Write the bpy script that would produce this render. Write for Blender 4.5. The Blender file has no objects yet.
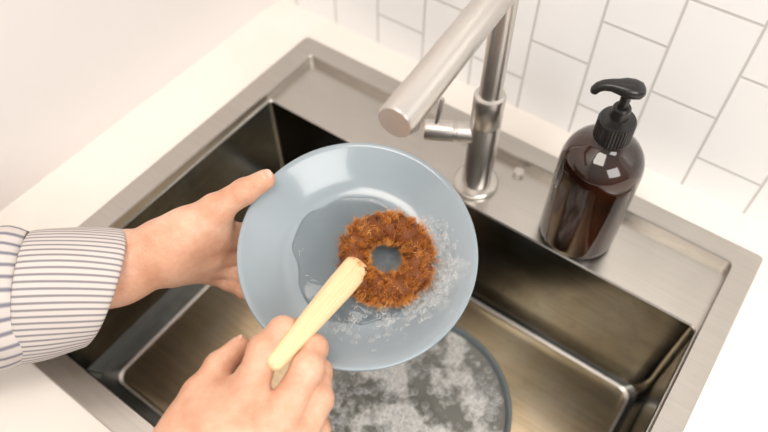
import bpy, bmesh, math, random
import numpy as np
from mathutils import Vector, Matrix
random.seed(4)
scene = bpy.context.scene
try:
    scene.view_settings.view_transform = 'Standard'
    scene.view_settings.look = 'None'
except Exception: pass

# ------------------------------------------------------------------ helpers
def new_mat(name):
    m = bpy.data.materials.new(name); m.use_nodes = True
    nt = m.node_tree
    return m, nt, nt.nodes['Principled BSDF']
def setp(b, **kw):
    for k, v in kw.items():
        k = k.replace('_', ' ')
        if k in b.inputs: b.inputs[k].default_value = v
def C(r, g, b): return (r, g, b, 1)
def mapping(nt, scale=(1,1,1), coord='Object'):
    tc = nt.nodes.new('ShaderNodeTexCoord'); mp = nt.nodes.new('ShaderNodeMapping')
    mp.inputs['Scale'].default_value = scale
    nt.links.new(tc.outputs[coord], mp.inputs['Vector'])
    return mp.outputs['Vector']
def noise(nt, vec, scale, detail=3, rough=.5):
    n = nt.nodes.new('ShaderNodeTexNoise'); n.inputs['Scale'].default_value = scale
    n.inputs['Detail'].default_value = detail; n.inputs['Roughness'].default_value = rough
    nt.links.new(vec, n.inputs['Vector']); return n.outputs['Fac']
def ramp(nt, fac, stops):
    r = nt.nodes.new('ShaderNodeValToRGB'); nt.links.new(fac, r.inputs['Fac'])
    e = r.color_ramp.elements
    e[0].position, e[0].color = stops[0]; e[1].position, e[1].color = stops[-1]
    for p, c in stops[1:-1]:
        x = e.new(p); x.color = c
    return r.outputs['Color']
def bump(nt, b, h, strength, dist=.001):
    n = nt.nodes.new('ShaderNodeBump'); n.inputs['Strength'].default_value = strength
    n.inputs['Distance'].default_value = dist
    nt.links.new(h, n.inputs['Height']); nt.links.new(n.outputs['Normal'], b.inputs['Normal'])
def mathn(nt, op, a, b=None):
    n = nt.nodes.new('ShaderNodeMath'); n.operation = op
    for i, v in enumerate((a, b)):
        if v is None: continue
        if isinstance(v, (int, float)): n.inputs[i].default_value = v
        else: nt.links.new(v, n.inputs[i])
    return n.outputs[0]

def mesh_obj(name, verts, faces, mats=(), smooth=True, parent=None, mat_idx=None):
    me = bpy.data.meshes.new(name); me.from_pydata([tuple(v) for v in verts], [], faces); me.update()
    o = bpy.data.objects.new(name, me); scene.collection.objects.link(o)
    for m in mats: me.materials.append(m)
    if smooth: me.polygons.foreach_set('use_smooth', [True]*len(me.polygons))
    if mat_idx: me.polygons.foreach_set('material_index', mat_idx)
    if parent: o.parent = parent
    return o
def empty(name, loc=(0,0,0)):
    e = bpy.data.objects.new(name, None); e.location = loc; e.empty_display_size = .02
    scene.collection.objects.link(e); return e
def box(name, x0,x1,y0,y1,z0,z1, mat, bev=0, parent=None):
    v=[(x,y,z) for x in (x0,x1) for y in (y0,y1) for z in (z0,z1)]
    f=[(0,1,3,2),(4,6,7,5),(0,4,5,1),(2,3,7,6),(0,2,6,4),(1,5,7,3)]
    o=mesh_obj(name,v,f,[mat],False,parent)
    if bev:
        m=o.modifiers.new('b','BEVEL'); m.width=bev; m.segments=3
    return o
def lathe_data(profile, n=64, M=Matrix()):
    verts=[]; faces=[]
    rings=[]
    for r,z in profile:
        if r<1e-6:
            rings.append([len(verts)]); verts.append(M@Vector((0,0,z)))
        else:
            rings.append(list(range(len(verts),len(verts)+n)))
            for i in range(n):
                a=2*math.pi*i/n; verts.append(M@Vector((r*math.cos(a),r*math.sin(a),z)))
    for A,B in zip(rings,rings[1:]):
        for i in range(n):
            j=(i+1)%n
            if len(A)==1 and len(B)==1: continue
            if len(A)==1: faces.append((A[0],B[j],B[i]))
            elif len(B)==1: faces.append((A[i],A[j],B[0]))
            else: faces.append((A[i],A[j],B[j],B[i]))
    return verts,faces
def lathe(name, profile, mats, n=64, M=Matrix(), parent=None, sharp=True):
    v,f=lathe_data(profile,n,M)
    o=mesh_obj(name,v,f,mats,True,parent)
    fixn(o)
    if sharp:
        try: o.data.set_sharp_from_angle(angle=math.radians(38))
        except Exception: pass
    return o
def fixn(o):
    bm=bmesh.new(); bm.from_mesh(o.data); bmesh.ops.recalc_face_normals(bm,faces=bm.faces); bm.to_mesh(o.data); bm.free()
def align(p, d, up=(0,0,1)):
    z=Vector(d).normalized(); x=Vector(up).cross(z)
    if x.length<1e-4: x=Vector((1,0,0))
    x.normalize(); y=z.cross(x)
    M=Matrix((x,y,z)).transposed().to_4x4(); M.translation=Vector(p); return M

# ------------------------------------------------------------------ camera
pitch=math.radians(53.2); yaw=math.radians(35.5)
hd=Vector((-math.sin(yaw),math.cos(yaw),0)); R=Vector((math.cos(yaw),math.sin(yaw),0))
FW=hd*math.cos(pitch)-Vector((0,0,math.sin(pitch))); U=R.cross(FW)
cam=bpy.data.cameras.new('camera'); co=bpy.data.objects.new('camera',cam); scene.collection.objects.link(co)
M=Matrix((R,U,-FW)).transposed().to_4x4(); M.translation=Vector((0,0,.6)); co.matrix_world=M
cam.lens=36*700/768; cam.sensor_width=36; cam.clip_start=.01
cam.dof.use_dof=True; cam.dof.focus_distance=.59; cam.dof.aperture_fstop=3.4
scene.camera=co
# task frame: the person works facing this way; origin 12 cm above the sink, units mm
TO=Vector((-.2088,.2926,.1196)); TR=Vector((.814,.581,0)); TN=Vector((.348,-.4876,.8007)); TU=TN.cross(TR)
def W(a,b,c): return TO+(TR*a+TU*b+TN*c)*.001

# ------------------------------------------------------------------ materials
def steel(name, col, rough, brush=(2,160,160), bs=.15, spots=None, var=.12):
    m,nt,b=new_mat(name); setp(b,Metallic=1.0,Roughness=rough)
    v=mapping(nt,brush); n=noise(nt,v,4,4)
    lo=[c*(1-var) for c in col]; hi=[min(1,c*(1+var)) for c in col]
    col_out=ramp(nt,n,[(.3,C(*lo)),(.7,C(*hi))])
    if spots:
        v2=mapping(nt,(1,1,1)); n2=noise(nt,v2,14,5,.65)
        mx=nt.nodes.new('ShaderNodeMixRGB'); mx.inputs[2].default_value=C(*spots)
        f=ramp(nt,n2,[(.45,C(0,0,0)),(.7,C(.8,.8,.8))])
        nt.links.new(f,mx.inputs[0]); nt.links.new(col_out,mx.inputs[1]); col_out=mx.outputs[0]
    nt.links.new(col_out,b.inputs['Base Color'])
    if bs: bump(nt,b,n,bs,.0003)
    return m
m_rim=steel('brushed_steel_rim',(.54,.51,.47),.36,(2,160,160),.06,None,.05)
m_wall=steel('steel_wall_dark_reflection',(.070,.069,.063),.20,(3,3,60),.03,(.12,.12,.113),.15)  # same steel; the dark reflection of the cabinets is put into its base colour
m_floor=steel('warm_steel_floor',(.70,.55,.36),.30,(3,60,60),.06,(.78,.69,.54))
m_deck=steel('brushed_steel_deck',(.54,.51,.47),.25,(2,160,160),.06,None,.05)
m_faucet,nt,b=new_mat('satin_nickel'); setp(b,Metallic=1.0,Roughness=.33,Base_Color=C(.63,.60,.565))

m_counter,nt,b=new_mat('counter_quartz'); setp(b,Roughness=.35)
v=mapping(nt); nt.links.new(ramp(nt,noise(nt,v,12,3),[(.3,C(.83,.775,.71)),(.7,C(.87,.82,.76))]),b.inputs['Base Color'])
m_paint,nt,b=new_mat('wall_paint'); setp(b,Roughness=.7)
v=mapping(nt); n=noise(nt,v,3,2); nt.links.new(ramp(nt,n,[(.3,C(.81,.76,.735)),(.7,C(.85,.80,.775))]),b.inputs['Base Color'])
bump(nt,b,noise(nt,v,300,2),.05)

# tiles: vertical subway columns, computed from object coords (x along wall, z up)
m_tile,nt,b=new_mat('white_tile'); setp(b,Roughness=.12)
tc=nt.nodes.new('ShaderNodeTexCoord'); sp=nt.nodes.new('ShaderNodeSeparateXYZ'); nt.links.new(tc.outputs['Object'],sp.inputs[0])
PW=.069; PH=.112; G=.0020
u=mathn(nt,'DIVIDE',mathn(nt,'ADD',sp.outputs['X'],.018+PW*40),PW)
col=mathn(nt,'FLOOR',u); fu=mathn(nt,'FRACT',u)
odd=mathn(nt,'MODULO',col,2.0)
w_=mathn(nt,'DIVIDE',mathn(nt,'ADD',sp.outputs['Z'],PH*20-.046),PH)
w_=mathn(nt,'ADD',w_,mathn(nt,'MULTIPLY',odd,.5)); fw=mathn(nt,'FRACT',w_)
du=mathn(nt,'MULTIPLY',mathn(nt,'MINIMUM',fu,mathn(nt,'SUBTRACT',1.0,fu)),PW)
dw=mathn(nt,'MULTIPLY',mathn(nt,'MINIMUM',fw,mathn(nt,'SUBTRACT',1.0,fw)),PH)
d=mathn(nt,'MINIMUM',du,dw)
mr=nt.nodes.new('ShaderNodeMapRange'); mr.interpolation_type='SMOOTHSTEP'; mr.inputs['From Min'].default_value=.0007; mr.inputs['From Max'].default_value=G
nt.links.new(d,mr.inputs['Value'])
nt.links.new(ramp(nt,mr.outputs[0],[(0,C(.57,.55,.53)),(1,C(.87,.865,.86))]),b.inputs['Base Color'])
nt.links.new(ramp(nt,mr.outputs[0],[(0,C(.8,.8,.8)),(1,C(.14,.14,.14))]),b.inputs['Roughness'])
bump(nt,b,mr.outputs[0],.4,.0012)

m_plate,nt,b=new_mat('blue_grey_glaze'); setp(b,Roughness=.20,Coat_Weight=.3)
v=mapping(nt); n=noise(nt,v,9,3)
base=ramp(nt,n,[(.3,C(.265,.315,.345)),(.7,C(.305,.355,.39))])
vf=mapping(nt,(1,1,1)); n2=noise(nt,vf,34,6,.7)
vd=nt.nodes.new('ShaderNodeVectorMath'); vd.operation='DISTANCE'; nt.links.new(vf,vd.inputs[0]); vd.inputs[1].default_value=(.056,-.020,-.02)
dist=nt.nodes.new('ShaderNodeMapRange'); dist.inputs['From Min'].default_value=.01; dist.inputs['From Max'].default_value=.065; dist.inputs['To Min'].default_value=.30; dist.inputs['To Max'].default_value=-.2
nt.links.new(vd.outputs['Value'],dist.inputs['Value'])
fo=mathn(nt,'ADD',n2,dist.outputs[0])
ff=ramp(nt,fo,[(.58,C(0,0,0)),(.82,C(.62,.62,.62))])
mx=nt.nodes.new('ShaderNodeMixRGB'); nt.links.new(ff,mx.inputs[0]); nt.links.new(base,mx.inputs[1]); mx.inputs[2].default_value=C(.64,.66,.66)
nt.links.new(mx.outputs[0],b.inputs['Base Color'])
bump(nt,b,ff,.3,.0006)

m_pan,nt,b=new_mat('pan_grey'); setp(b,Base_Color=C(.15,.175,.18),Roughness=.3)
m_water,nt,b=new_mat('soapy_water'); setp(b,Roughness=.08)
v=mapping(nt)
def cells(scale,w):
    vo=nt.nodes.new('ShaderNodeTexVoronoi'); vo.feature='DISTANCE_TO_EDGE'; vo.inputs['Scale'].default_value=scale; nt.links.new(v,vo.inputs['Vector'])
    return ramp(nt,vo.outputs['Distance'],[(.0,C(1,1,1)),(w,C(.0,.0,.0))])
c1_=mathn(nt,'MAXIMUM',cells(110,.10),cells(210,.15))
big=ramp(nt,noise(nt,v,19,4,.58),[(.47,C(0,0,0)),(.54,C(1,1,1))])
mul=mathn(nt,'MULTIPLY',c1_,big); add=mathn(nt,'ADD',mathn(nt,'MULTIPLY',mul,.45),mathn(nt,'MULTIPLY',big,.45))
nt.links.new(ramp(nt,add,[(0,C(.15,.148,.13)),(1,C(.74,.73,.70))]),b.inputs['Base Color'])
bump(nt,b,add,.5,.0012)
def bub_mat(name,edge,top):
    m,nt,b=new_mat(name); setp(b,Base_Color=C(.84,.85,.84),Roughness=.28,IOR=1.25)
    at=nt.nodes.new('ShaderNodeAttribute'); at.attribute_name='wall'
    mr=nt.nodes.new('ShaderNodeMapRange'); mr.inputs['To Min'].default_value=top; mr.inputs['To Max'].default_value=edge
    nt.links.new(at.outputs['Fac'],mr.inputs['Value']); nt.links.new(mr.outputs[0],b.inputs['Alpha']); return m
m_bub=bub_mat('soap_bubble',.55,.10); m_bub2=bub_mat('soap_bubble_thin',.48,.10)
m_film,nt,b=new_mat('rinse_water'); setp(b,Base_Color=C(.9,.93,.94),Roughness=.02,IOR=1.33,Transmission_Weight=1.0)
n=noise(nt,mapping(nt),45,3); bump(nt,b,n,.6,.002)

m_amber,nt,b=new_mat('amber_glass'); setp(b,Roughness=.08,IOR=1.5,Coat_Weight=.5,Coat_Roughness=.06)
v=mapping(nt); nt.links.new(ramp(nt,noise(nt,v,16,2),[(.35,C(.009,.004,.002)),(.7,C(.042,.011,.004))]),b.inputs['Base Color'])
m_black,nt,b=new_mat('black_plastic'); setp(b,Base_Color=C(.010,.009,.009),Roughness=.30)

m_bristle,nt,b=new_mat('coir_bristle'); setp(b,Roughness=.7)
at=nt.nodes.new('ShaderNodeAttribute'); at.attribute_name='tone'
nt.links.new(ramp(nt,at.outputs['Fac'],[(.0,C(.10,.022,.004)),(.40,C(.44,.135,.018)),(.75,C(.74,.30,.055)),(1,C(.92,.54,.20))]),b.inputs['Base Color'])
m_wood,nt,b=new_mat('pale_wood'); setp(b,Roughness=.5)
mpn=noise(nt,mapping(nt,(30,2,1),'UV'),3,4)
nt.links.new(ramp(nt,mpn,[(.3,C(.72,.51,.27)),(.7,C(.84,.65,.40))]),b.inputs['Base Color'])

m_skin,nt,b=new_mat('skin'); setp(b,Roughness=.46,Subsurface_Weight=.12,Subsurface_Scale=.004)
b.inputs['Subsurface Radius'].default_value=(1,.35,.2)
v=mapping(nt); n=noise(nt,v,34,5,.62)
nt.links.new(ramp(nt,n,[(.3,C(.57,.28,.17)),(.52,C(.67,.375,.25)),(.72,C(.75,.47,.335))]),b.inputs['Base Color'])
vo=nt.nodes.new('ShaderNodeTexVoronoi'); vo.inputs['Scale'].default_value=420; nt.links.new(v,vo.inputs['Vector'])
bump(nt,b,mathn(nt,'ADD',vo.outputs['Distance'],mathn(nt,'MULTIPLY',noise(nt,v,90,3),2.5)),.3,.0008)
m_nail,nt,b=new_mat('nail'); setp(b,Base_Color=C(.74,.46,.36),Roughness=.22)

def stripe_mat(name, N, width, dark):
    m,nt,b=new_mat(name); setp(b,Roughness=.85)
    tc=nt.nodes.new('ShaderNodeTexCoord'); sp=nt.nodes.new('ShaderNodeSeparateXYZ'); nt.links.new(tc.outputs['UV'],sp.inputs[0])
    fr=mathn(nt,'FRACT',mathn(nt,'MULTIPLY',sp.outputs['X'],float(N)))
    dd=mathn(nt,'ABSOLUTE',mathn(nt,'SUBTRACT',fr,.5))
    nt.links.new(ramp(nt,dd,[(width,C(*dark)),(width+.16,C(.60,.55,.52))]),b.inputs['Base Color'])
    bump(nt,b,noise(nt,mapping(nt),500,2),.3,.0005)
    return m
m_sleeve=stripe_mat('striped_cotton',30,.07,(.20,.195,.235)); m_cuff=stripe_mat('striped_cotton_fine',62,.10,(.24,.22,.235))
m_cab,nt,b=new_mat('cabinet_paint'); setp(b,Base_Color=C(.72,.70,.67),Roughness=.5)
m_flr,nt,b=new_mat('floor_wood'); setp(b,Roughness=.5)
nt.links.new(ramp(nt,noise(nt,mapping(nt,(2,30,1)),2,4),[(.3,C(.30,.19,.11)),(.7,C(.44,.30,.18))]),b.inputs['Base Color'])

# ------------------------------------------------------------------ room shell
box('wall_back',-.62,1.6,.592,.65,-.9,1.6,m_tile)
box('wall_left',-.66,-.60,-2.2,.592,-.9,1.6,m_paint)
box('floor',-.66,1.6,-2.2,.65,-.95,-.9,m_flr)
SX0,SX1,SY0,SY1=-.515,.087,.037,.547
def rr(x0,x1,y0,y1,r,z,k=6):
    out=[]
    for cx,cy,a0 in ((x1-r,y1-r,0),(x0+r,y1-r,90),(x0+r,y0+r,180),(x1-r,y0+r,270)):
        for i in range(k+1):
            a=math.radians(a0+90*i/k); out.append((cx+r*math.cos(a),cy+r*math.sin(a),z))
    return out
def loops(name, Ls, mats, idx, cap=None, parent=None):
    v=[];f=[];mi=[]; n=len(Ls[0])
    for L in Ls: v+=L
    for k in range(len(Ls)-1):
        for i in range(n):
            j=(i+1)%n; f.append((k*n+i,k*n+j,(k+1)*n+j,(k+1)*n+i)); mi.append(idx[k])
    if cap is not None:
        f.append(tuple((len(Ls)-1)*n+i for i in range(n))); mi.append(cap)
    o=mesh_obj(name,v,f,mats,True,parent,mi)
    try: o.data.set_sharp_from_angle(angle=math.radians(25))
    except Exception: pass
    return o
CX0,CX1,CY0,CY1=-.60,1.5,-.045,.592
hole=lambda z: rr(SX0+.004,SX1-.004,SY0+.004,SY1-.004,.004,z)
outr=lambda z: rr(CX0,CX1,CY0,CY1,.002,z)
o=loops('counter',[hole(-.03),hole(0),outr(0),outr(-.03),hole(-.03)],[m_counter],[0]*4); fixn(o)
cb=empty('base_cabinet')
box('panel_front',-.60,1.5,-.025,-.007,-.82,-.03,m_cab,0,cb)
box('door_panel',-.56,-.02,-.04,-.025,-.78,-.06,m_cab,.003,cb)
box('door_panel',0,.54,-.04,-.025,-.78,-.06,m_cab,.003,cb)
box('toe_kick',-.60,1.5,.04,.055,-.9,-.82,m_cab,0,cb)

# ------------------------------------------------------------------ sink
sink=empty('kitchen_sink')
ox0,ox1,oy0,oy1=-.487,.063,.062,.521
L=[rr(SX0,SX1,SY0,SY1,.005,.0002),rr(SX0,SX1,SY0,SY1,.005,.0016),rr(SX0+.001,SX1-.001,SY0+.001,SY1-.001,.005,.0025),
   rr(ox0-.001,ox1+.001,oy0-.001,oy1+.001,.007,.0025),rr(ox0,ox1,oy0,oy1,.006,.001),rr(ox0,ox1,oy0,oy1,.006,-.010),
   rr(ox0+.001,ox1-.001,oy0+.001,.4385,.006,-.010),
   rr(ox0+.002,ox1-.002,oy0+.002,.437,.006,-.0115),
   rr(-.480,.060,.066,.435,.008,-.132),rr(-.476,.058,.070,.434,.010,-.150),rr(-.466,.053,.079,.431,.013,-.1615),
   rr(-.452,.047,.092,.426,.014,-.1652),rr(-.449,.044,.095,.423,.014,-.1672),rr(-.446,.041,.098,.420,.014,-.1655)]
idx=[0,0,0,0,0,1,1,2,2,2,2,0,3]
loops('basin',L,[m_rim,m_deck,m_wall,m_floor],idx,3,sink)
lathe('drain',[(0,-.1640),(.030,-.1640),(.036,-.1632),(.042,-.1632),(.044,-.1655)],[m_rim],48,Matrix.Translation((-.30,.36,0)),sink)
lathe('overflow_button',[(.0,.005),(.0055,.005),(.0065,.004),(.0065,-.001)],[m_faucet],32,Matrix.Translation((-.175,.509,-.0095)),sink)
m_bead,nt,b=new_mat('water_bead'); setp(b,Base_Color=C(.92,.93,.93),Roughness=.03,IOR=1.33,Transmission_Weight=1.0)

# ------------------------------------------------------------------ faucet
fx,fy,fz=-.208,.470,-.010
fa=empty('kitchen_faucet')
T=Matrix.Translation((fx,fy,fz))
lathe('post',[(0,0),(.0245,0),(.0250,.001),(.0250,.004),(.0235,.0055),(.0165,.006),(.0160,.007),(.0160,.094),(.0150,.0955),(.0150,.0975),(.0160,.099),(.0160,.133),(.0150,.135),(.0118,.136),(.0112,.138),(.0112,.262),(0,.262)],[m_faucet],64,T,fa)
zj=.252
sd=Vector((.016,-.185,0)); je=Vector((fx,fy,zj)); 
lathe('spout',[(0,0),(.0125,0),(.0140,.0015),(.0140,.2020),(.0128,.2045),(.0,.2045)],[m_faucet],64,align(je-sd.normalized()*.0150,sd),fa)
en=je+sd.normalized()*.172
lathe('aerator',[(.0,0),(.009,0),(.0105,.001),(.0105,.010)],[m_faucet],48,Matrix.Translation(en+Vector((0,0,-.0175))),fa)
hdv=Vector((-.86,-.50,0)).normalized(); hp=Vector((fx,fy,.070))
lathe('valve_body',[(.011,.0),(.011,.028),(.0102,.029),(.0102,.031),(.0112,.032),(.0112,.060),(.0100,.062),(0,.062)],[m_faucet],48,align(hp,hdv),fa)
lathe('lever',[(0,0),(.0028,0),(.0028,.036),(.0020,.0375),(0,.0375)],[m_faucet],24,align(hp+hdv*.050+Vector((0,0,.006)),(.05,.12,1)),fa)

# ------------------------------------------------------------------ soap bottle
bx,by=-.086,.474
sb=empty('soap_dispenser_bottle',)
T=Matrix.Translation((bx,by,-.0098))
lathe('glass_body',[(0,.0008),(.034,.0008),(.0375,.002),(.0388,.005),(.0392,.010),(.0392,.108),(.0385,.116),(.0362,.124),(.0320,.131),(.0255,.1365),(.0190,.140),(.0155,.1425),(.0140,.146),(.0140,.152),(0,.152)],[m_amber],96,T,sb,False)
nn=72; prof=[(.0145,.147),(.0170,.1475),(.0170,.1500),(.0170,.1680),(.0155,.1705),(.0085,.1725),(.0080,.1745),(.0080,.183),(.0068,.185),(0,.185)]
v,f=lathe_data(prof,nn,Matrix())
for i,p in enumerate(v):
    rad=math.hypot(p.x,p.y)
    if abs(rad-.0170)<1e-4 and (i%2): v[i]=Vector((p.x*.96,p.y*.96,p.z))
v=[T@p for p in v]
o=mesh_obj('collar',v,f,[m_black],True,sb); fixn(o); o.data.set_sharp_from_angle(angle=math.radians(20))
lathe('stem',[(.0045,.183),(.0045,.200),(.0,.200)],[m_black],24,T,sb)
def sweep(name, pts, hw, ht, up, mats, n=20, parent=None, power=2.6, uv=False):
    pts=[Vector(p) for p in pts]; v=[];f=[]
    for i,p in enumerate(pts):
        d=(pts[min(i+1,len(pts)-1)]-pts[max(i-1,0)]).normalized()
        s=d.cross(Vector(up)).normalized(); t=s.cross(d)
        for k in range(n):
            a=2*math.pi*k/n; c_,s_=math.cos(a),math.sin(a)
            X=math.copysign(abs(c_)**(2/power),c_)*hw[i]; Y=math.copysign(abs(s_)**(2/power),s_)*ht[i]
            v.append(p+s*X+t*Y)
    m=len(pts)
    for i in range(m-1):
        for k in range(n):
            j=(k+1)%n; f.append((i*n+k,i*n+j,(i+1)*n+j,(i+1)*n+k))
    f.append(tuple(range(n))[::-1]); f.append(tuple((m-1)*n+k for k in range(n)))
    o=mesh_obj(name,v,f,mats,True,parent); fixn(o)
    if uv:
        ul=o.data.uv_layers.new(name='UVMap')
        for lp in o.data.loops:
            ul.data[lp.index].uv=((lp.vertex_index%n)/n,(lp.vertex_index//n)/m)
    return o
nd=Vector((-.90,-.43,0)).normalized(); pc=Vector((bx,by,-.0098))
hs=[(-.0135,.2035,.001,.001),(-.013,.2035,.005,.003),(-.010,.204,.0085,.0055),(-.004,.205,.0100,.0066),(.003,.2055,.0098,.0064),(.009,.2060,.0075,.0053),(.015,.2065,.0058,.0046),(.021,.2055,.0050,.0042),(.025,.203,.0047,.0040),(.0272,.1995,.0044,.0038),(.0275,.1975,.0040,.0034)]
sweep('pump_head',[pc+nd*a+Vector((0,0,z)) for a,z,_,_ in hs],[h[2] for h in hs],[h[3] for h in hs],(.001,0,1),[m_black],24,sb,2.4)

# ------------------------------------------------------------------ soaking pan in the basin
pan=empty('soaking_pan'); pc2=(-.143,.2515,-.1654)
T=Matrix.Translation(pc2)
lathe('pan_shell',[(0,.001),(.080,.001),(.088,.004),(.096,.020),(.103,.047),(.1055,.0485),(.1065,.0475),(.1055,.0455),(.099,.020),(.091,.002),(.082,-.0),(0,-.0)],[m_pan],96,T,pan,False)
w=lathe('dish_water',[(0,0),(.05,0),(.1005,0)],[m_water],96,Matrix(),pan,False); w.location=(pc2[0],pc2[1],pc2[2]+.041)
def bubbles(name, pts, parent, mat, flat=1.0):
    v=[];f=[];wl=[]
    for p,nrm,r in pts:
        Mx=align(p,nrm,(.3,.9,.1)); base=len(v); n=14
        v.append(Mx@Vector((0,0,r*.7*flat))); wl.append(0)
        for k,(rr_,zz,w_) in enumerate(((.5,.60,.0),(.78,.44,.12),(.93,.22,.85),(1,.0,1))):
            for i in range(n):
                a=2*math.pi*i/n; v.append(Mx@Vector((r*rr_*math.cos(a),r*rr_*math.sin(a),r*zz*flat))); wl.append(w_)
        for i in range(n):
            j=(i+1)%n; f.append((base,base+1+i,base+1+j))
            for k in range(3): f.append((base+1+k*n+i,base+1+(k+1)*n+i,base+1+(k+1)*n+j,base+1+k*n+j))
    o=mesh_obj(name,v,f,[mat],True,parent)
    at=o.data.attributes.new('wall','FLOAT','POINT'); at.data.foreach_set('value',wl)
    return o
pts=[]
cl=[(random.uniform(-.09,.09),random.uniform(-.09,.09)) for _ in range(34)]
while len(pts)<1200:
    cxy=random.choice(cl); x=random.gauss(cxy[0],.012); y=random.gauss(cxy[1],.012)
    r=random.choice([.0010,.0013,.0017,.0024,.0030,.0042])
    if math.hypot(x,y)>.100-r: continue
    pts.append((Vector((pc2[0]+x,pc2[1]+y,pc2[2]+.0408)),(0,0,1),r))
bubbles('foam',pts,pan,m_bub,.6)
pts=[]
while len(pts)<200:
    x=random.uniform(-.43,.03); y=random.uniform(.11,.41)
    if math.hypot(x-pc2[0],y-pc2[1])<.10 : continue
    pts.append((Vector((x,y,-.1655)),(0,0,1),random.uniform(.0007,.0022)))
bubbles('water_beads',pts,sink,m_bead,.45)

# ------------------------------------------------------------------ held plate
pn=(TR*.034+TU*.374+TN*.927).normalized()
pcen=W(-22,-29,0)
pxa=(TR-pn*TR.dot(pn)).normalized(); pya=pn.cross(pxa)
PM=Matrix((pxa,pya,pn)).transposed().to_4x4(); PM.translation=pcen
plate=lathe('dinner_plate',[(0,-.0210),(.050,-.0210),(.060,-.0205),(.068,-.0185),(.078,-.0130),(.090,-.0050),(.0985,.0002),(.1012,.0016),(.1030,.0010),(.1034,-.0008),(.1022,-.0030),(.094,-.0110),(.082,-.0190),(.070,-.0238),(.062,-.0250),(.060,-.0275),(.056,-.0275),(.054,-.0245),(0,-.0240)],[m_plate],128,Matrix(),None,False)
plate.matrix_world=PM
def pz(r):
    P=[(0,-.021),(.050,-.021),(.060,-.0205),(.068,-.0185),(.078,-.013),(.090,-.005)]
    for (a,za),(b_,zb) in zip(P,P[1:]):
        if a<=r<=b_: return za+(zb-za)*(r-a)/(b_-a)
    return -.004
v=[];f=[];n=120
prof=[(1.0,-.0211),(.985,-.0196),(.95,-.0190),(.6,-.0188),(.2,-.0188)]
for k,(s,z) in enumerate(prof):
    for i in range(n):
        a=2*math.pi*i/n; r=.0600*(1+.045*math.sin(3*a+1)+.04*math.sin(5*a+.4)+.02*math.sin(11*a))*s
        v.append((r*math.cos(a)+.001,r*math.sin(a)-.001,z))
for k in range(len(prof)-1):
    for i in range(n):
        j=(i+1)%n; f.append((k*n+i,k*n+j,(k+1)*n+j,(k+1)*n+i))
f.append(tuple((len(prof)-1)*n+i for i in range(n)))
mesh_obj('rinse_water',v,f,[m_film],True,plate)
pts=[]
cl=[(.068,.0),(.072,-.02),(.060,-.030),(.075,.010),(.055,-.042),(.062,-.012),(.066,.022),(.080,-.012),(.05,-.040),(.058,-.02),(.066,-.025),(.030,-.060),(-.01,-.062)]
while len(pts)<950:
    c_=random.choice(cl); x=random.gauss(c_[0],.008); y=random.gauss(c_[1],.009); r=math.hypot(x,y)
    if r>.088: continue
    z=max(pz(r),-.0189)
    pts.append((Vector((x,y,z-.0002)),(0,0,1),random.choice([.0009,.0012,.0016,.0022,.0030])))
o=bubbles('plate_suds',pts,plate,m_bub2,.7)

# ------------------------------------------------------------------ scrubbing brush
brush=empty('dish_brush')
rc=Vector((.0240,-.0065,-.0025)); MR,mr_=.0280,.0118
v=[];f=[];tone=[]; nu,nv=96,28
VS=1.22
def tor(u_,v_,rad): return Vector(((MR+rad*math.cos(v_))*math.cos(u_),(MR+rad*math.cos(v_))*math.sin(u_),VS*rad*math.sin(v_)))
for i in range(nu):
    for j in range(nv):
        a=2*math.pi*i/nu; b_=2*math.pi*j/nv; tone.append(.08)  # core toned dark: crevice shade between bristles is painted into the colour
        v.append(PM@(rc+tor(a,b_,mr_+.0010*math.sin(a*11+b_*2)+random.uniform(-.0006,.0006))))
for i in range(nu):
    for j in range(nv):
        f.append((i*nv+j,((i+1)%nu)*nv+j,((i+1)%nu)*nv+(j+1)%nv,i*nv+(j+1)%nv))
nb=24000
# tufts: bundles of bristles twisted into the ring at random spots
NC=520
tufts=[]
for _ in range(NC):
    tufts.append((random.uniform(0,6.2832),random.uniform(0,6.2832),Vector((random.gauss(0,.42),random.gauss(0,.42),random.gauss(0,.42))),random.uniform(.75,1.35),random.gauss(0,.14)))
for _ in range(nb):
    tf=random.choice(tufts)
    a=tf[0]+random.gauss(0,.045); b_=tf[1]+random.gauss(0,.13)
    p=tor(a,b_,mr_-.0006); q=tor(a,b_,mr_+1); nrm=(q-p).normalized()
    d=(nrm+tf[2]+Vector((random.gauss(0,.22),random.gauss(0,.22),random.gauss(0,.22)))).normalized()
    stray=random.random()<.05
    ln=random.uniform(.0034,.0058)*tf[3]*(1.7 if stray else 1)
    if math.cos(b_)<-.3: ln*=.7
    s=d.cross(Vector((random.random(),random.random(),random.random()))).normalized()*.00018
    k=len(v)
    P1=rc+p; P2=P1+d*ln*.55; P3=P1+d*ln+Vector((random.gauss(0,.0008),random.gauss(0,.0008),random.gauss(0,.0008)))
    for P in (P2,P3):
        if P.z<-.0203: P.z=-.0203
    v+= [PM@(P1-s),PM@(P1+s),PM@(P2+s),PM@(P2-s),PM@(P3+s*.3),PM@(P3-s*.3)]
    t0=.25+tf[4]+random.gauss(0,.10)+(.15 if stray else 0)
    tone+= [t0-.15,t0-.15,t0+.22,t0+.22,t0+.52,t0+.52]
    f.append((k,k+1,k+2,k+3)); f.append((k+3,k+2,k+4,k+5))
o=mesh_obj('coir_ring',v,f,[m_bristle],True,brush)
at=o.data.attributes.new('tone','FLOAT','POINT'); at.data.foreach_set('value',[min(1,max(0,t)) for t in tone])
h0=W(-20,-40,10); h1=W(-83,-111,88)
st=[(0,.006,.003),(.006,.0092,.0046),(.02,.0108,.0060),(.06,.0117,.0068),(.25,.0113,.0070),(.5,.0098,.0070),(.75,.0082,.0066),(.92,.0073,.0062),(.97,.0066,.0056),(.995,.0045,.0038),(1,.0015,.0012)]
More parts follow.
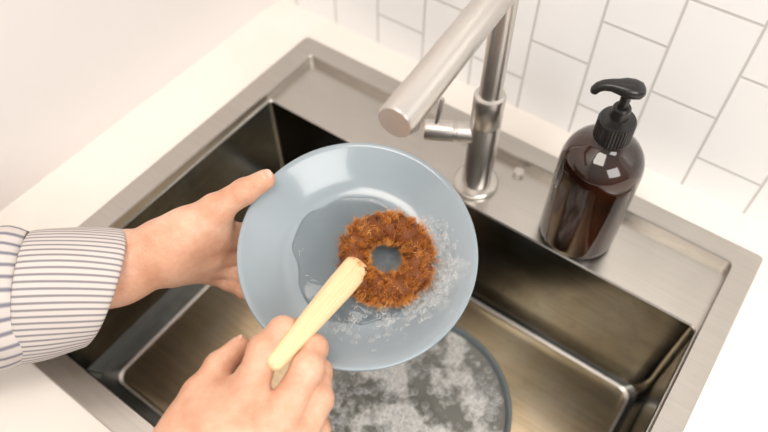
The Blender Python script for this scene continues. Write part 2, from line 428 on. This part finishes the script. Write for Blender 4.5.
sweep('wooden_handle',[h0.lerp(h1,t)+TN*.0025*math.sin(t*math.pi) for t,_,_ in st],[s[1] for s in st],[s[2] for s in st],tuple(TN),[m_wood],28,brush,2.9,True)

# ------------------------------------------------------------------ hands (implicit surface)
def surfnets(F, org, h):
    ins=F<0; sh=tuple(s-1 for s in F.shape)
    S=np.zeros(sh+(3,),np.float32); cnt=np.zeros(sh,np.float32)
    for ax in range(3):
        oth=[a for a in range(3) if a!=ax]
        for o1 in (0,1):
            for o2 in (0,1):
                off=[0,0,0]; off[oth[0]]=o1; off[oth[1]]=o2
                A=tuple(slice(off[k],off[k]+sh[k]) for k in range(3))
                of2=list(off); of2[ax]=1
                B=tuple(slice(of2[k],of2[k]+sh[k]) for k in range(3))
                a=F[A]; b=F[B]; cr=(a<0)!=(b<0)
                t=np.where(cr,a/np.where(cr,a-b,1),0)
                for k in range(3):
                    S[...,k]+=np.where(cr,(t if k==ax else off[k]),0)
                cnt+=cr
    act=cnt>0; idx=-np.ones(sh,np.int64); idx[act]=np.arange(act.sum())
    ijk=np.argwhere(act); V=(ijk+S[act]/cnt[act][:,None])*h+org
    faces=[]
    for ax in range(3):
        o1,o2=[(1,2),(2,0),(0,1)][ax]
        A=[slice(None)]*3; A[ax]=slice(0,-1); B=[slice(None)]*3; B[ax]=slice(1,None)
        a=ins[tuple(A)]; b=ins[tuple(B)]
        e=np.argwhere(a!=b)
        ok=(e[:,o1]>0)&(e[:,o2]>0)&(e[:,o1]<sh[o1])&(e[:,o2]<sh[o2]); e=e[ok]
        s=a[tuple(e.T)]
        def g(d1,d2):
            q=e.copy(); q[:,o1]+=d1; q[:,o2]+=d2; return idx[tuple(q.T)]
        Q=np.stack([g(-1,-1),g(0,-1),g(0,0),g(-1,0)],1)
        Q[~s]=Q[~s][:,::-1]; faces.append(Q)
    return V,np.concatenate(faces)
def smin(a,b,k):
    h=np.clip(.5+.5*(b-a)/k,0,1); return b*(1-h)+a*h-k*h*(1-h)
def build_hand(name, palm, fingers, parent, h=1.6, nails={}, kp=14, kf=9):
    allp=[p for seg in palm for p in seg]+[p for fg in fingers for p in fg]
    lo=np.array([min(p[k]-p[3] for p in allp)-5 for k in range(3)]); hi=np.array([max(p[k]+p[3] for p in allp)+5 for k in range(3)])
    n=np.ceil((hi-lo)/h).astype(int)+1
    G=[(lo[k]+h*np.arange(n[k])).astype(np.float32) for k in range(3)]
    X,Y,Z=np.meshgrid(*G,indexing='ij')
    def cone(p,q):
        a=np.array(p[:3],np.float32); b=np.array(q[:3],np.float32); ba=b-a
        t=np.clip(((X-a[0])*ba[0]+(Y-a[1])*ba[1]+(Z-a[2])*ba[2])/max(1e-6,float(ba@ba)),0,1)
        return np.sqrt((X-a[0]-t*ba[0])**2+(Y-a[1]-t*ba[1])**2+(Z-a[2]-t*ba[2])**2)-(p[3]+(q[3]-p[3])*t)
    D=None
    for seg in palm:
        for p,q in zip(seg,seg[1:]):
            d=cone(p,q); D=d if D is None else smin(D,d,kp)
    out=D
    for fg in fingers:
        E=None
        for p,q in zip(fg,fg[1:]):
            d=cone(p,q); E=d if E is None else smin(E,d,3.0)
        for p in fg[1:-1]:
            d=np.sqrt((X-p[0])**2+(Y-p[1])**2+(Z-p[2])**2)-p[3]*1.03; E=smin(E,d,3.0)
        for a_,p,q in zip(fg[1:],fg[2:],fg[3:]):
            ax=np.array(q[:3])-np.array(a_[:3]); ax=ax/np.linalg.norm(ax)
            s_=(X-p[0])*ax[0]+(Y-p[1])*ax[1]+(Z-p[2])*ax[2]
            rr_=(X-p[0])**2+(Y-p[1])**2+(Z-p[2])**2
            E=E+np.where(rr_<(p[3]*1.6)**2,.45*(np.exp(-(s_/1.1)**2)+.7*np.exp(-((s_-3.2)/1.0)**2)+.7*np.exp(-((s_+3.2)/1.0)**2)),0)
        out=smin(out,smin(D,E,kf),1.2)
    V,Fc=surfnets(out,lo,h)
    Vw=[W(*p) for p in V]
    o=mesh_obj(name,Vw,[tuple(int(i) for i in q) for q in Fc],[m_skin],True,parent)
    m=o.modifiers.new('s','SMOOTH'); m.factor=.5; m.iterations=2
    for i,fg in enumerate(fingers):
        dip=Vector(fg[-2][:3]); tip=Vector(fg[-1][:3]); pip=Vector(fg[-3][:3]); d=(tip-dip).normalized()
        nm=nails.get(i)
        if nm is None: nm=dip-(pip+tip)/2
        nm=Vector(nm); nm=(nm-d*nm.dot(d)).normalized(); s=d.cross(nm); r=fg[-1][3]
        v=[];f=[]; NU,NV=12,12
        for a in range(NU+1):
            for b in range(NV+1):
                uu=-1+2*a/NU; vv=-1+2*b/NV
                x=uu*math.sqrt(1-vv*vv/2); y=vv*math.sqrt(1-uu*uu/2)
                ang=x*.85; rad=r+.10-.9*max(0,(x*x+y*y-.55))
                y2=y*r*.72+r*.1
                v.append(W(*(tip+d*y2+s*(rad*math.sin(ang))+nm*(rad*math.cos(ang)-.12*abs(y2+2)*(y2>0)*1.5))))
        for a in range(NU):
            for b in range(NV):
                k=a*(NV+1)+b; f.append((k,k+1,k+NV+2,k+NV+1))
        mesh_obj('nail',v,f,[m_nail],True,parent)
    return o
person=empty('person')
Wl=(-192,-33,-22,24.5)
palm=[[(-330,-72,-8,34),(-285,-60,-14,32),(-236,-46,-19,30),Wl],
      [(-192,-28,-16,22),(-159,-16,-28,14.5)],[(-192,-33,-26,22),(-158,-30,-44,14.5)],
      [(-190,-38,-34,20),(-162,-42,-56,14)],[(-190,-42,-40,18),(-168,-50,-66,13)],
      [(-192,-26,-14,20),(-171,-13,-14,18),(-148,1,-14,13.5)],[(-168,-16,-24,16),(-158,-30,-40,15)],
      [(-150,-4,-18,11.5),(-146,-14,-27,11)]]
fing=[[(-172,-16,-13,16),(-146,6,-8,13),(-121,21,-6,11.2),(-104,31.5,-11.5,9.2)],
      [(-159,-17,-28,13.5),(-132,-18,-40,11),(-113,-22,-43,9.6),(-95,-27,-37,8)],
      [(-158,-30,-45,13.5),(-130,-37,-56,11),(-109,-43,-46,9.4),(-90,-48,-31,8)],
      [(-162,-42,-56,12.5),(-137,-53,-60,10.3),(-115,-60,-42,9),(-97,-66,-23,7.6)],
      [(-168,-50,-66,11.5),(-148,-62,-66,9),(-130,-69,-52,8),(-114,-75,-37,7)]]
build_hand('left_hand',palm,fing,person,1.4,{0:(-.15,.45,.9)})
Wr=(-154,-190,94,25)
palm=[[(-262,-312,190,33),(-200,-248,138,30),Wr],
      [(-148,-178,92,23),(-122,-158,90,19),(-102,-136,84,14.5)],[(-142,-184,92,23),(-102,-164,92,18),(-76,-148,87,14.5)],
      [(-142,-190,88,23),(-94,-178,88,17),(-64,-168,82,14)],[(-142,-196,84,21),(-96,-196,80,16),(-62,-186,72,13)],
      [(-154,-180,86,21),(-144,-158,78,18),(-139,-138,66,14)],[(-118,-155,78,19),(-96,-160,76,19)],[(-128,-140,72,13),(-110,-132,74,12)]]
fing=[[(-144,-158,78,17),(-139,-137,66,13.2),(-128,-117,56,11.2),(-114,-104,46,9.2)],
      [(-102,-136,84,14.2),(-90,-101,76,12),(-78,-88,62,10.6),(-66,-90,47,9.0)],
      [(-76,-148,87,14.2),(-57,-114,78,12.2),(-54,-102,61,10.6),(-58,-108,45,9.0)],
      [(-64,-168,82,13.6),(-50,-138,73,11.6),(-51,-121,55,10.2),(-61,-124,40,8.6)],
      [(-62,-186,72,12.2),(-52,-164,62,10.2),(-55,-147,47,9),(-66,-147,37,7.8)]]
build_hand('right_hand',palm,fing,person,1.5)

# sleeves
def sleeve(name, rings, mat, parent, n=96, fold=1.2, seed=0, thick=.0016):
    rnd=random.Random(seed); ph=[rnd.uniform(0,6.28) for _ in range(6)]
    v=[];f=[]; m=len(rings)
    for i,(c,ax,ra,rb) in enumerate(rings):
        ax=Vector(ax).normalized(); s=Vector((0,0,1))-ax*ax.z; s.normalize(); t=ax.cross(s)
        for k in range(n):
            a=2*math.pi*k/n
            w=1+.001*fold*(14*math.sin(3*a+ph[0]+i*.35)+9*math.sin(5*a+ph[1]-i*.5)+5*math.sin(9*a+ph[2]+i*.8))
            v.append(W(*(Vector(c)+t*(ra*w*math.cos(a))+s*(rb*w*math.sin(a)))))
    for i in range(m-1):
        for k in range(n):
            j=(k+1)%n; f.append((i*n+k,i*n+j,(i+1)*n+j,(i+1)*n+k))
    o=mesh_obj(name,v,f,[mat],True,parent)
    ul=o.data.uv_layers.new(name='UVMap')
    for p in o.data.polygons:
        fi=p.index; k=fi%n; i=fi//n
        for li,(du_,dv_) in zip(p.loop_indices,((0,0),(1,0),(1,1),(0,1))):
            ul.data[li].uv=((k+du_)/n,(i+dv_)/m)
    md=o.modifiers.new('t','SOLIDIFY'); md.thickness=thick; md.offset=-1
    md2=o.modifiers.new('s','SUBSURF'); md2.levels=1; md2.render_levels=1
    return o
def interp(A,B,k,puff=0):
    out=[]
    for i in range(k+1):
        t=i/k; q=1+puff*math.sin(t*math.pi)
        out.append((tuple(Vector(A[0]).lerp(Vector(B[0]),t)),tuple(Vector(A[1]).normalized().lerp(Vector(B[1]).normalized(),t)),(A[2]+(B[2]-A[2])*t)*q,(A[3]+(B[3]-A[3])*t)*q))
    return out
c1=((-246,-62,-6),(.80,-.30,-.52),51,42); c0=((-305,-69,0),(.97,-.05,-.2),54,47)
sleeve('left_cuff',interp(c0,c1,7,.03)+[((-244,-62.5,-7.5),(.80,-.30,-.52),49.5,40.5)],m_cuff,person,96,.8,1,.003)
s0=((-440,-95,30),(.95,.2,-.25),60,54); s1=((-300,-70,-1),(.97,.05,-.2),51,44)
sleeve('left_sleeve',interp(s0,((-316,-71,2),(.97,.05,-.2),58,51),14)+[s1],m_sleeve,person,96,3.4,2)
k0=((-205,-252,142),(.56,.60,-.5),42,42); k1=((-360,-410,270),(.56,.60,-.5),52,52)
sleeve('right_cuff',interp(k0,((-240,-290,172),(.56,.6,-.5),46,46),4),m_cuff,person,96,.5,3,.003)
sleeve('right_sleeve',interp(((-236,-286,169),(.56,.6,-.5),44,44),k1,8),m_sleeve,person,96,1.8,4)

# ------------------------------------------------------------------ lights
wd=bpy.data.worlds.new('world'); scene.world=wd; wd.use_nodes=True
nt=wd.node_tree; bg=nt.nodes['Background']; bg.inputs[1].default_value=.70
tc=nt.nodes.new('ShaderNodeTexCoord'); sp=nt.nodes.new('ShaderNodeSeparateXYZ'); nt.links.new(tc.outputs['Generated'],sp.inputs[0])
mr=nt.nodes.new('ShaderNodeMapRange'); mr.inputs['From Min'].default_value=-1; mr.inputs['From Max'].default_value=1; nt.links.new(sp.outputs['Z'],mr.inputs['Value'])
nt.links.new(ramp(nt,mr.outputs[0],[(.40,C(.30,.265,.235)),(.56,C(.62,.58,.54)),(.72,C(.95,.91,.86)),(1,C(1.0,.96,.92))]),bg.inputs[0])
def area(name,loc,tgt,size,power,col):
    l=bpy.data.lights.new(name,'AREA'); l.shape='RECTANGLE'; l.size=size[0]; l.size_y=size[1]; l.energy=power; l.color=col
    o=bpy.data.objects.new(name,l); scene.collection.objects.link(o)
    o.location=loc; o.rotation_euler=(Vector(tgt)-Vector(loc)).to_track_quat('-Z','Y').to_euler(); return o
area('window_light',(1.4,-.5,1.3),(-.2,.3,0),(1.1,1.1),28,(1,.975,.945))
area('ceiling_lamp',(-.15,-.2,1.55),(-.25,.3,0),(.7,.5),11,(1,.93,.85))
